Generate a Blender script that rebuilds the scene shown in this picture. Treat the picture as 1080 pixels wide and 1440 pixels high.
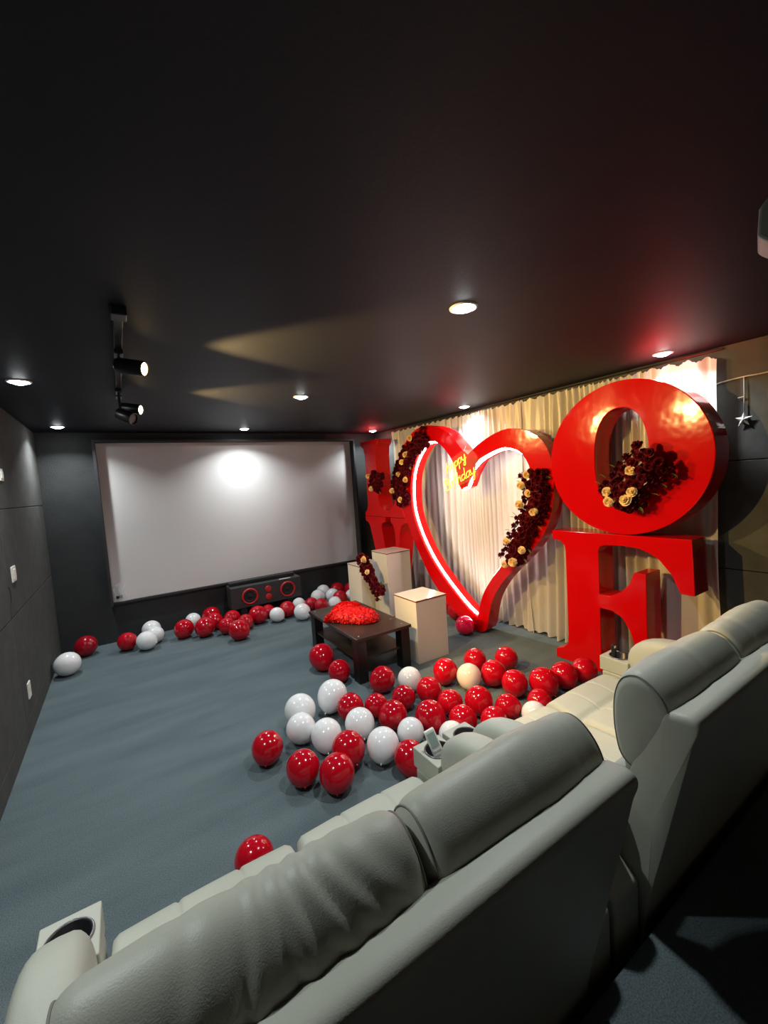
import bpy, bmesh, math, random
from mathutils import Vector, Matrix

scene = bpy.context.scene
for o in list(bpy.data.objects):
    bpy.data.objects.remove(o)
C = scene.collection

# ------------------------------------------------------------------ camera
CAM_H = 1.72
def cam_axes(yaw, pitch, roll):
    cy, sy, cp, sp = math.cos(yaw), math.sin(yaw), math.cos(pitch), math.sin(pitch)
    f = Vector((sy*cp, cy*cp, sp)); r0 = Vector((cy, -sy, 0)); u0 = r0.cross(f)
    r = math.cos(roll)*r0 + math.sin(roll)*u0
    u = -math.sin(roll)*r0 + math.cos(roll)*u0
    return r, u, f
r_, u_, f_ = cam_axes(0.5627, -0.07435, -0.06648)
cam_data = bpy.data.cameras.new('camera')
cam = bpy.data.objects.new('camera', cam_data); C.objects.link(cam)
cam_data.sensor_fit = 'HORIZONTAL'; cam_data.sensor_width = 36.0
cam_data.lens = 587.13/1080*36.0
cam_data.clip_start = 0.02
m = Matrix.Identity(4)
for i in range(3):
    m[i][0] = r_[i]; m[i][1] = u_[i]; m[i][2] = -f_[i]
m[2][3] = CAM_H
cam.matrix_world = m
scene.camera = cam

# ------------------------------------------------------------------ world, exposure
world = bpy.data.worlds.new('world'); scene.world = world; world.use_nodes = True
world.node_tree.nodes['Background'].inputs[0].default_value = (0.85, 0.9, 1.0, 1)
world.node_tree.nodes['Background'].inputs[1].default_value = 0.0
scene.view_settings.view_transform = 'Standard'
scene.view_settings.look = 'None'
scene.view_settings.gamma = 1.0
scene.view_settings.use_curve_mapping = False
scene.view_settings.exposure = 0.35

DOWNLIGHT_W = 10.0
TRACK_W = 225.0
LED_STRENGTH = 29.0

# room numbers (metres)
XL, XR, YB, YR, ZC = -0.714, 3.663, 5.93, -1.5, 2.50
RISER_Y, RISER_Z = 0.60, 0.31

# ------------------------------------------------------------------ helpers
def tag(o, label=None, cat=None, group=None, kind=None):
    if label: o['label'] = label
    if cat: o['category'] = cat
    if group: o['group'] = group
    if kind: o['kind'] = kind
    return o
def empty(name, loc=(0, 0, 0), rz=0):
    o = bpy.data.objects.new(name, None); C.objects.link(o)
    o.location = loc; o.rotation_euler = (0, 0, rz); o.empty_display_size = 0.1
    return o
def thing(name, label, cat, loc=(0, 0, 0), group=None):
    return tag(empty(name, loc), label, cat, group)
def link_mesh(name, me, parent=None):
    o = bpy.data.objects.new(name, me); C.objects.link(o)
    if parent is not None: attach(o, parent)
    return o
def attach(o, parent):
    """parent with the child's geometry given in world coordinates"""
    o.parent = parent
    w = Matrix.Identity(4); p = parent
    while p is not None:
        w = p.matrix_basis @ w if p.parent is None else (p.matrix_parent_inverse @ p.matrix_basis) @ w
        p = p.parent
    o.matrix_parent_inverse = w.inverted()
def obj(name, verts, faces, mat, parent=None, smooth=False, bevel=0, subsurf=0, segs=2, soft=False):
    me = bpy.data.meshes.new(name)
    me.from_pydata([tuple(v) for v in verts], [], faces)
    me.validate(); me.update()
    bm = bmesh.new(); bm.from_mesh(me)
    bmesh.ops.recalc_face_normals(bm, faces=bm.faces)
    bm.to_mesh(me); bm.free()
    if mat is not None: me.materials.append(mat)
    if smooth or soft:
        for p in me.polygons: p.use_smooth = True
    o = link_mesh(name, me, parent)
    if bevel:
        b = o.modifiers.new('bevel', 'BEVEL'); b.width = bevel; b.segments = segs
        b.limit_method = 'ANGLE'; b.angle_limit = math.radians(35)
        if soft: b.harden_normals = True
    if subsurf:
        s = o.modifiers.new('subd', 'SUBSURF'); s.levels = subsurf; s.render_levels = subsurf
    return o
class MB:
    def __init__(self): self.v = []; self.f = []
    def add(self, v, f):
        n = len(self.v); self.v += [tuple(p) for p in v]; self.f += [tuple(i+n for i in q) for q in f]
        return self
    def box(self, x0, x1, y0, y1, z0, z1):
        return self.add([(x0,y0,z0),(x1,y0,z0),(x1,y1,z0),(x0,y1,z0),(x0,y0,z1),(x1,y0,z1),(x1,y1,z1),(x0,y1,z1)],
            [(0,3,2,1),(4,5,6,7),(0,1,5,4),(1,2,6,5),(2,3,7,6),(3,0,4,7)])
    def tube(self, pts, r, n=8, close=False, cap=True):
        pts = [Vector(p) for p in pts]; rings = []; N = len(pts)
        prev = None
        for i, p in enumerate(pts):
            if close: t = pts[(i+1) % N] - pts[i-1]
            else: t = pts[min(i+1, N-1)] - pts[max(i-1, 0)]
            t.normalize()
            if prev is None:
                a = Vector((0,0,1)) if abs(t.z) < .9 else Vector((1,0,0))
                e1 = t.cross(a).normalized()
            else:
                e1 = (prev - t*prev.dot(t)).normalized()
            prev = e1; e2 = t.cross(e1)
            rr = r[i] if isinstance(r, (list, tuple)) else r
            rings.append([p + rr*(math.cos(2*math.pi*k/n)*e1 + math.sin(2*math.pi*k/n)*e2) for k in range(n)])
        v = [q for R in rings for q in R]; f = []
        for i in range(N if close else N-1):
            a, b = i*n, ((i+1) % N)*n
            for k in range(n): f.append((a+k, a+(k+1) % n, b+(k+1) % n, b+k))
        if cap and not close:
            f.append(tuple(range(n))[::-1]); f.append(tuple((N-1)*n+k for k in range(n)))
        return self.add(v, f)
    def lathe(self, prof, origin, axis, n=24, cap0=False, cap1=False):
        """prof: list of (r, h) along axis"""
        ax = Vector(axis).normalized(); a = Vector((0,0,1)) if abs(ax.z) < .9 else Vector((1,0,0))
        e1 = ax.cross(a).normalized(); e2 = ax.cross(e1); O = Vector(origin)
        v = []; f = []
        for r, h in prof:
            for k in range(n):
                t = 2*math.pi*k/n
                v.append(O + ax*h + r*(math.cos(t)*e1 + math.sin(t)*e2))
        for i in range(len(prof)-1):
            for k in range(n): f.append((i*n+k, i*n+(k+1) % n, (i+1)*n+(k+1) % n, (i+1)*n+k))
        if cap0: f.append(tuple(range(n)))
        if cap1: f.append(tuple((len(prof)-1)*n+k for k in range(n)))
        return self.add(v, f)
    def prism(self, poly, off):
        """poly: planar 3D loop, off: extrusion vector"""
        n = len(poly); off = Vector(off)
        v = [Vector(p) for p in poly] + [Vector(p)+off for p in poly]
        f = [tuple(range(n)), tuple(range(2*n-1, n-1, -1))] + [(i, (i+1) % n, n+(i+1) % n, n+i) for i in range(n)]
        return self.add(v, f)
    def ring_prism(self, outer, inner, off):
        n = len(outer); off = Vector(off)
        v = [Vector(p) for p in outer] + [Vector(p) for p in inner] + [Vector(p)+off for p in outer] + [Vector(p)+off for p in inner]
        f = []
        for i in range(n):
            j = (i+1) % n
            f += [(i, j, n+j, n+i), (2*n+i, 3*n+i, 3*n+j, 2*n+j), (i, 2*n+i, 2*n+j, j), (n+i, n+j, 3*n+j, 3*n+i)]
        return self.add(v, f)
    def build(self, name, mat, parent=None, **k): return obj(name, self.v, self.f, mat, parent, **k)

def loft(profile, xs, disp=None, endround=0.05, endpow=2.2, endmin=.72):
    """closed (y,z) profile swept along x; ends pulled in to a soft rounded end"""
    n = len(profile); cy = sum(p[0] for p in profile)/n; cz = sum(p[1] for p in profile)/n
    x0, x1 = xs[0], xs[-1]; v = []; f = []
    for x in xs:
        d = min(x-x0, x1-x)
        s = 1.0
        if endround and d < endround:
            t = 1-d/endround; s = max(1e-3, (1-t**endpow))**(1/endpow); s = endmin+(1-endmin)*s
        for (y, z) in profile:
            yy, zz = cy+(y-cy)*s, cz+(z-cz)*s
            if disp: yy, zz = disp(x, yy, zz, y-cy, z-cz)
            v.append((x, yy, zz))
    for i in range(len(xs)-1):
        for k in range(n): f.append((i*n+k, i*n+(k+1) % n, (i+1)*n+(k+1) % n, (i+1)*n+k))
    # caps as fans
    for i, sgn in ((0, -1), (len(xs)-1, 1)):
        v.append((xs[i]+sgn*.004, cy, cz)); c = len(v)-1
        for k in range(n): f.append((c, i*n+k, i*n+(k+1) % n))
    return v, f
def smooth_loop(pts, per=4):
    out = []; n = len(pts)
    for i in range(n):
        p0, p1, p2, p3 = (Vector(pts[(i+k-1) % n]) for k in range(4))
        for s in range(per):
            t = s/per
            out.append(tuple(.5*((2*p1)+(-p0+p2)*t+(2*p0-5*p1+4*p2-p3)*t*t+(-p0+3*p1-3*p2+p3)*t**3)))
    return out
def smooth_open(pts, per=6):
    P = [Vector(p) for p in pts]; out = []
    for i in range(len(P)-1):
        p0, p1, p2, p3 = P[max(i-1,0)], P[i], P[i+1], P[min(i+2, len(P)-1)]
        for s in range(per):
            t = s/per
            out.append(.5*((2*p1)+(-p0+p2)*t+(2*p0-5*p1+4*p2-p3)*t*t+(-p0+3*p1-3*p2+p3)*t**3))
    out.append(P[-1]); return out
def linspace(a, b, n): return [a+(b-a)*i/(n-1) for i in range(n)]

# ------------------------------------------------------------------ materials
def mat(name, col, rough=.5, metal=0, spec=.5, var=0, vscale=8, bump=0, bscale=200, coat=0, sheen=0, emit=None, estr=0, trans=0, alpha=1, col2=None, detail=3):
    m = bpy.data.materials.new(name); m.use_nodes = True
    nt = m.node_tree; b = nt.nodes['Principled BSDF']
    b.inputs['Base Color'].default_value = (*col, 1)
    b.inputs['Roughness'].default_value = rough
    b.inputs['Metallic'].default_value = metal
    b.inputs['Specular IOR Level'].default_value = spec
    b.inputs['Coat Weight'].default_value = coat
    b.inputs['Coat Roughness'].default_value = .05
    b.inputs['Sheen Weight'].default_value = sheen
    b.inputs['Transmission Weight'].default_value = trans
    b.inputs['Alpha'].default_value = alpha
    if emit:
        b.inputs['Emission Color'].default_value = (*emit, 1); b.inputs['Emission Strength'].default_value = estr
    if var or bump or col2:
        tc = nt.nodes.new('ShaderNodeTexCoord')
    if var or col2:
        n = nt.nodes.new('ShaderNodeTexNoise'); n.inputs['Scale'].default_value = vscale; n.inputs['Detail'].default_value = detail
        nt.links.new(tc.outputs['Object'], n.inputs['Vector'])
        r = nt.nodes.new('ShaderNodeValToRGB')
        r.color_ramp.elements[0].position = .3; r.color_ramp.elements[1].position = .7
        c2 = col2 or tuple(min(1, c*(1+var)) for c in col)
        c1 = col if col2 else tuple(c*(1-var) for c in col)
        r.color_ramp.elements[0].color = (*c1, 1); r.color_ramp.elements[1].color = (*c2, 1)
        nt.links.new(n.outputs['Fac'], r.inputs['Fac']); nt.links.new(r.outputs['Color'], b.inputs['Base Color'])
    if bump:
        n2 = nt.nodes.new('ShaderNodeTexNoise'); n2.inputs['Scale'].default_value = bscale; n2.inputs['Detail'].default_value = 2
        nt.links.new(tc.outputs['Object'], n2.inputs['Vector'])
        bp = nt.nodes.new('ShaderNodeBump'); bp.inputs['Strength'].default_value = bump; bp.inputs['Distance'].default_value = .01
        nt.links.new(n2.outputs['Fac'], bp.inputs['Height']); nt.links.new(bp.outputs['Normal'], b.inputs['Normal'])
    return m
def sheer_mat(name, col, transp=.12, transl=.3):
    m = bpy.data.materials.new(name); m.use_nodes = True; nt = m.node_tree
    nt.nodes.remove(nt.nodes['Principled BSDF']); out = nt.nodes['Material Output']
    d = nt.nodes.new('ShaderNodeBsdfDiffuse'); d.inputs[0].default_value = (*col, 1)
    t = nt.nodes.new('ShaderNodeBsdfTranslucent'); t.inputs[0].default_value = (*col, 1)
    g = nt.nodes.new('ShaderNodeBsdfGlossy'); g.inputs['Roughness'].default_value = .38; g.inputs[0].default_value = (.9, .9, .9, 1)
    tr = nt.nodes.new('ShaderNodeBsdfTransparent')
    a = nt.nodes.new('ShaderNodeMixShader'); a.inputs[0].default_value = transl
    b = nt.nodes.new('ShaderNodeMixShader'); b.inputs[0].default_value = .08
    c = nt.nodes.new('ShaderNodeMixShader'); c.inputs[0].default_value = transp
    L = nt.links.new
    L(d.outputs[0], a.inputs[1]); L(t.outputs[0], a.inputs[2]); L(a.outputs[0], b.inputs[1]); L(g.outputs[0], b.inputs[2])
    L(b.outputs[0], c.inputs[1]); L(tr.outputs[0], c.inputs[2]); L(c.outputs[0], out.inputs[0])
    return m
def emit_mat(name, col, s):
    m = bpy.data.materials.new(name); m.use_nodes = True; nt = m.node_tree
    nt.nodes.remove(nt.nodes['Principled BSDF'])
    e = nt.nodes.new('ShaderNodeEmission'); e.inputs[0].default_value = (*col, 1); e.inputs[1].default_value = s
    nt.links.new(e.outputs[0], nt.nodes['Material Output'].inputs[0])
    return m
def carpet_mat():
    m = mat('carpet', (.105,.138,.150), .95, spec=.08, col2=(.150,.190,.200), vscale=3.0, bump=.5, bscale=650, detail=6)
    nt = m.node_tree; b = nt.nodes['Principled BSDF']
    src = b.inputs['Base Color'].links[0].from_socket
    tc = nt.nodes.new('ShaderNodeTexCoord'); n = nt.nodes.new('ShaderNodeTexNoise')
    n.inputs['Scale'].default_value = 210; n.inputs['Detail'].default_value = 3
    nt.links.new(tc.outputs['Object'], n.inputs['Vector'])
    r = nt.nodes.new('ShaderNodeMapRange'); r.inputs[1].default_value = .3; r.inputs[2].default_value = .7; r.inputs[3].default_value = .62; r.inputs[4].default_value = 1.3
    nt.links.new(n.outputs['Fac'], r.inputs[0])
    big = [q for q in nt.nodes if q.type == 'TEX_NOISE' and abs(q.inputs['Scale'].default_value-3.0) < .01][0]
    mp = nt.nodes.new('ShaderNodeMapping'); mp.inputs['Scale'].default_value = (.35, 1.5, 1); mp.inputs['Rotation'].default_value = (0, 0, .12)
    nt.links.new(tc.outputs['Object'], mp.inputs['Vector']); nt.links.new(mp.outputs[0], big.inputs['Vector'])
    x = nt.nodes.new('ShaderNodeVectorMath'); x.operation = 'SCALE'
    nt.links.new(src, x.inputs[0]); nt.links.new(r.outputs[0], x.inputs['Scale']); nt.links.new(x.outputs[0], b.inputs['Base Color'])
    return m
M = {
 'carpet': carpet_mat(),
 'ceiling': mat('ceiling_paint', (.021,.023,.032), .55, spec=.16, var=.08, vscale=2, bump=.06, bscale=60),
 'black_wall': mat('black_textured_paint', (.026,.029,.030), .6, spec=.4, var=.15, vscale=5, bump=.35, bscale=90),
 'panel': mat('acoustic_board', (.075,.077,.073), .9, spec=.15, var=.12, vscale=9, bump=.25, bscale=300),
 'rear_wall': mat('rear_wall_bounce_paint', (.36,.36,.34), .8, spec=.2, var=.04, vscale=3),  # wall is out of view; pale tone added to bounce light onto sofa backs
 'joint': mat('wall_joint_black', (.01,.01,.01), .9),
 'screen': mat('projection_screen', (.70,.69,.675), .75, spec=.2, bump=.03, bscale=500),
 'frame': mat('screen_frame_black', (.025,.025,.028), .6, var=.1),
 'red': mat('gloss_red_paint', (.52,.0015,.0025), .11, spec=.28, var=.03, vscale=3, bump=.22, bscale=7),
 'balloon_red': mat('balloon_latex_red', (.47,.0025,.012), .11, spec=.6, var=.05, vscale=2),
 'balloon_dark': mat('balloon_latex_red_darkened', (.30,.002,.010), .11, spec=.6, var=.05, vscale=2),  # darker red latex; paints the heart's shade into the balloon behind the pink one
 'balloon_pink': mat('balloon_latex_pink', (.80,.005,.05), .11, spec=.6, var=.05, vscale=2),
 'balloon_white': mat('balloon_latex_white', (.80,.81,.80), .12, spec=.5, var=.02, vscale=2),
 'balloon_warm_tint': mat('balloon_latex_white_warm_light', (.82,.66,.56), .12, spec=.5, var=.02, vscale=2),  # white latex with the warm light painted into its colour
 'leather': mat('grey_leather', (.435,.450,.375), .46, spec=.4, var=.05, vscale=4, bump=.10, bscale=420),
 'leather_seam': mat('leather_seam_thread', (.20,.195,.17), .6, var=.05),
 'black_plastic': mat('black_plastic', (.012,.012,.013), .35, var=.1),
 'chrome': mat('cup_ring_metal', (.25,.25,.26), .3, metal=.9, var=.05),
 'table': mat('dark_wood_veneer', (.030,.021,.017), .30, spec=.5, var=.3, vscale=6, bump=.03, bscale=80),
 'table_leg': mat('black_table_leg', (.010,.009,.008), .4, var=.2),
 'pedestal': mat('white_pedestal_laminate', (.62,.60,.545), .45, spec=.4, var=.02, vscale=4),
 'pedestal_top': mat('pedestal_gloss_top', (.70,.67,.62), .10, spec=.8, var=.02, vscale=4),
 'pedestal_edge': mat('pedestal_dark_red_edge', (.16,.02,.02), .3, var=.1),
 'speaker': mat('speaker_grey_vinyl', (.035,.037,.037), .55, var=.15, bump=.1, bscale=300),
 'speaker_dark': mat('speaker_cone_black', (.012,.012,.012), .6, var=.1),
 'speaker_ring': mat('speaker_red_ring', (.55,.02,.02), .4, var=.05),
 'rose_dark': mat('rose_petals_burgundy', (.100,.0025,.009), .6, spec=.15, var=.35, vscale=30),
 'rose_cream': mat('rose_petals_cream', (.82,.60,.30), .6, spec=.2, var=.08, vscale=30),
 'garland_core': mat('garland_core_dark', (.035,.010,.008), .8, var=.3, vscale=30),
 'leaf': mat('leaf_green', (.13,.16,.03), .5, var=.3, vscale=20),
 'petal_red': mat('silk_petal_red', (.66,.006,.006), .5, spec=.3, var=.15, vscale=40),
 'white_plastic': mat('white_plastic', (.80,.79,.72), .4, var=.03),
 'grey_plastic': mat('projector_grey_plastic', (.55,.56,.53), .5, var=.05),
 'lcd': mat('remote_display', (.34,.42,.40), .25, var=.05),
 'cord': mat('pale_cord', (.42,.40,.33), .7, var=.1),
 'dark_cord': mat('dark_cord', (.04,.04,.04), .6, var=.1),
 'star': mat('star_silver_glitter', (.55,.55,.52), .5, metal=.2, var=.15, vscale=60, bump=.3, bscale=200),
 'trim': mat('downlight_trim', (.8,.8,.8), .4, var=.02),
 'clear': mat('clear_acrylic', (.95,.97,1.0), .05, alpha=.03, var=.01),
 'plastic_bag': mat('clear_plastic_film', (.9,.9,.9), .12, alpha=.28, var=.02, bump=.5, bscale=60),
 'curtain': sheer_mat('white_sheer_voile', (.72,.70,.65)),
 'led': emit_mat('led_strip_light', (1.0,.985,.97), LED_STRENGTH),
 'neon': emit_mat('neon_yellow_light', (1.0,.60,.06), 2.0),
 'downlight': emit_mat('downlight_led', (.93,.99,1.0), 48.0),
 'spot_lens': emit_mat('spot_lens_warm', (1.0,.70,.34), 14.0),
}

# ------------------------------------------------------------------ the room
def struct(name, mb, m, **k): return tag(mb.build(name, m, **k), kind='structure')
struct('floor', MB().box(XL-.1, XR+.1, RISER_Y, YB+.1, -.1, 0), M['carpet'])
struct('floor_riser', MB().box(XL-.1, XR+.1, YR-.1, RISER_Y, -.1, RISER_Z), M['carpet'], bevel=.012)
struct('ceiling', MB().box(XL-.1, XR+.1, YR-.1, YB+.1, ZC, ZC+.1), M['ceiling'])
struct('wall_back', MB().box(XL-.1, XR+.1, YB, YB+.1, 0, ZC), M['black_wall'])
struct('wall_rear', MB().box(XL-.1, XR+.1, YR-.1, YR, 0, ZC), M['rear_wall'])
wl = struct('wall_left', MB().box(XL-.1, XL-.012, YR, YB, 0, ZC), M['joint'])
wr = struct('wall_right', MB().box(XR+.012, XR+.1, YR, YB, 0, ZC), M['joint'])
zs = [0, .142, .922, 1.698, ZC]
ys = [YB, 3.90, 1.87, -.16, YR]
for wall, xa, xb in ((wl, XL-.014, XL), (wr, XR, XR+.014)):
    for i in range(4):
        for k in range(4):
            y0, y1 = ys[i+1], ys[i]; z0, z1 = zs[k], zs[k+1]
            g = .003
            MB().box(xa, xb, y0+g, y1-g, z0+(g if k else 0), z1-(g if k < 3 else 0)).build('wall_panel', M['panel'], wall, bevel=.003, segs=1)

# ------------------------------------------------------------------ measured outlines and positions (metres)
HEART_OUT= [(3.287,1.941),(3.225,1.985),(3.161,2.026),(3.093,2.062),(3.024,2.094),(2.953,2.121),(2.879,2.140),(2.803,2.148),(2.727,2.139),(2.654,2.117),(2.584,2.087),(2.519,2.047),(2.466,1.992),(2.426,1.927),(2.398,1.856),(2.382,1.782),(2.374,1.706),(2.370,1.629),(2.371,1.553),(2.377,1.477),(2.389,1.401),(2.403,1.326),(2.425,1.253),(2.455,1.183),(2.492,1.116),(2.534,1.052),(2.580,0.992),(2.629,0.933),(2.681,0.877),(2.734,0.822),(2.789,0.769),(2.843,0.715),(2.894,0.658),(2.943,0.600),(2.989,0.538),(3.030,0.474),(3.065,0.406),(3.092,0.335),(3.112,0.261),(3.128,0.186),(3.143,0.111),(3.171,0.042),(3.236,0.005),(3.310,0.024),(3.393,0.047),(3.470,0.086),(3.538,0.139),(3.603,0.197),(3.665,0.256),(3.727,0.317),(3.788,0.378),(3.847,0.441),(3.900,0.510),(3.947,0.582),(3.990,0.657),(4.033,0.732),(4.074,0.808),(4.114,0.885),(4.152,0.963),(4.188,1.042),(4.221,1.121),(4.254,1.201),(4.286,1.282),(4.318,1.362),(4.352,1.442),(4.388,1.520),(4.411,1.603),(4.417,1.689),(4.412,1.776),(4.392,1.860),(4.358,1.939),(4.315,2.014),(4.266,2.085),(4.211,2.152),(4.149,2.213),(4.081,2.266),(4.004,2.305),(3.920,2.324),(3.834,2.328),(3.749,2.312),(3.668,2.281),(3.591,2.242),(3.521,2.193),(3.463,2.128),(3.407,2.062),(3.353,1.995)]
HEART_IN= [(3.392,1.573),(3.331,1.595),(3.300,1.653),(3.275,1.714),(3.245,1.772),(3.209,1.828),(3.159,1.870),(3.100,1.899),(3.038,1.923),(2.976,1.945),(2.912,1.962),(2.847,1.969),(2.782,1.954),(2.721,1.931),(2.669,1.891),(2.632,1.836),(2.605,1.776),(2.587,1.713),(2.585,1.647),(2.595,1.582),(2.608,1.517),(2.624,1.453),(2.641,1.389),(2.660,1.326),(2.680,1.263),(2.703,1.201),(2.728,1.140),(2.757,1.081),(2.789,1.023),(2.821,0.965),(2.853,0.908),(2.887,0.851),(2.926,0.798),(2.967,0.746),(3.009,0.695),(3.050,0.644),(3.089,0.590),(3.126,0.536),(3.161,0.480),(3.190,0.421),(3.214,0.359),(3.234,0.296),(3.252,0.233),(3.269,0.169),(3.335,0.203),(3.397,0.244),(3.454,0.292),(3.509,0.342),(3.563,0.393),(3.617,0.445),(3.669,0.498),(3.720,0.552),(3.770,0.608),(3.817,0.665),(3.863,0.724),(3.906,0.785),(3.946,0.848),(3.984,0.912),(4.019,0.978),(4.052,1.045),(4.081,1.113),(4.107,1.183),(4.129,1.254),(4.146,1.327),(4.155,1.401),(4.158,1.475),(4.156,1.549),(4.150,1.624),(4.140,1.697),(4.123,1.770),(4.097,1.840),(4.064,1.907),(4.024,1.970),(3.978,2.028),(3.926,2.081),(3.865,2.123),(3.793,2.140),(3.720,2.127),(3.658,2.088),(3.602,2.038),(3.555,1.981),(3.514,1.919),(3.478,1.853),(3.452,1.783),(3.439,1.710),(3.429,1.636)]
G1 = [(3.079,3.847,2.182),(3.051,4.010,2.100),(3.027,4.150,1.969),(3.008,4.263,1.794),(3.001,4.305,1.600),(3.013,4.232,1.439)]
G1c = [(3.046,4.037,2.196),(3.032,4.123,2.010),(3.020,4.190,1.929),(3.008,4.264,1.785),(3.027,4.149,1.709),(2.986,4.395,1.585),(3.010,4.254,1.474)]
G2 = [(3.299,2.549,1.681),(3.304,2.520,1.533),(3.298,2.555,1.366),(3.285,2.632,1.229),(3.270,2.721,1.051),(3.256,2.806,0.867)]
G2c = [(3.282,2.653,1.585),(3.293,2.584,1.515),(3.302,2.535,1.340),(3.278,2.675,1.407),(3.252,2.829,1.044),(3.262,2.768,0.849),(3.247,2.856,0.811),(3.293,2.584,1.683),(3.278,2.672,0.971)]
G3 = [(3.200,1.460,1.748),(3.200,1.566,1.639),(3.200,1.712,1.474)]
G3c = [(3.200,1.593,1.526),(3.200,1.770,1.528),(3.200,1.595,1.677),(3.200,1.756,1.452),(3.200,1.640,1.468)]
G4 = [(3.170,5.071,1.827),(3.170,5.123,1.727),(3.170,5.197,1.606)]
G4c = [(3.170,5.292,1.806),(3.170,5.236,1.617)]
G5 = [(2.600,4.660,0.743),(2.600,4.550,0.619),(2.600,4.397,0.462),(2.600,4.261,0.362)]
G5c = [(2.600,4.550,0.747),(2.600,4.482,0.602)]
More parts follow.
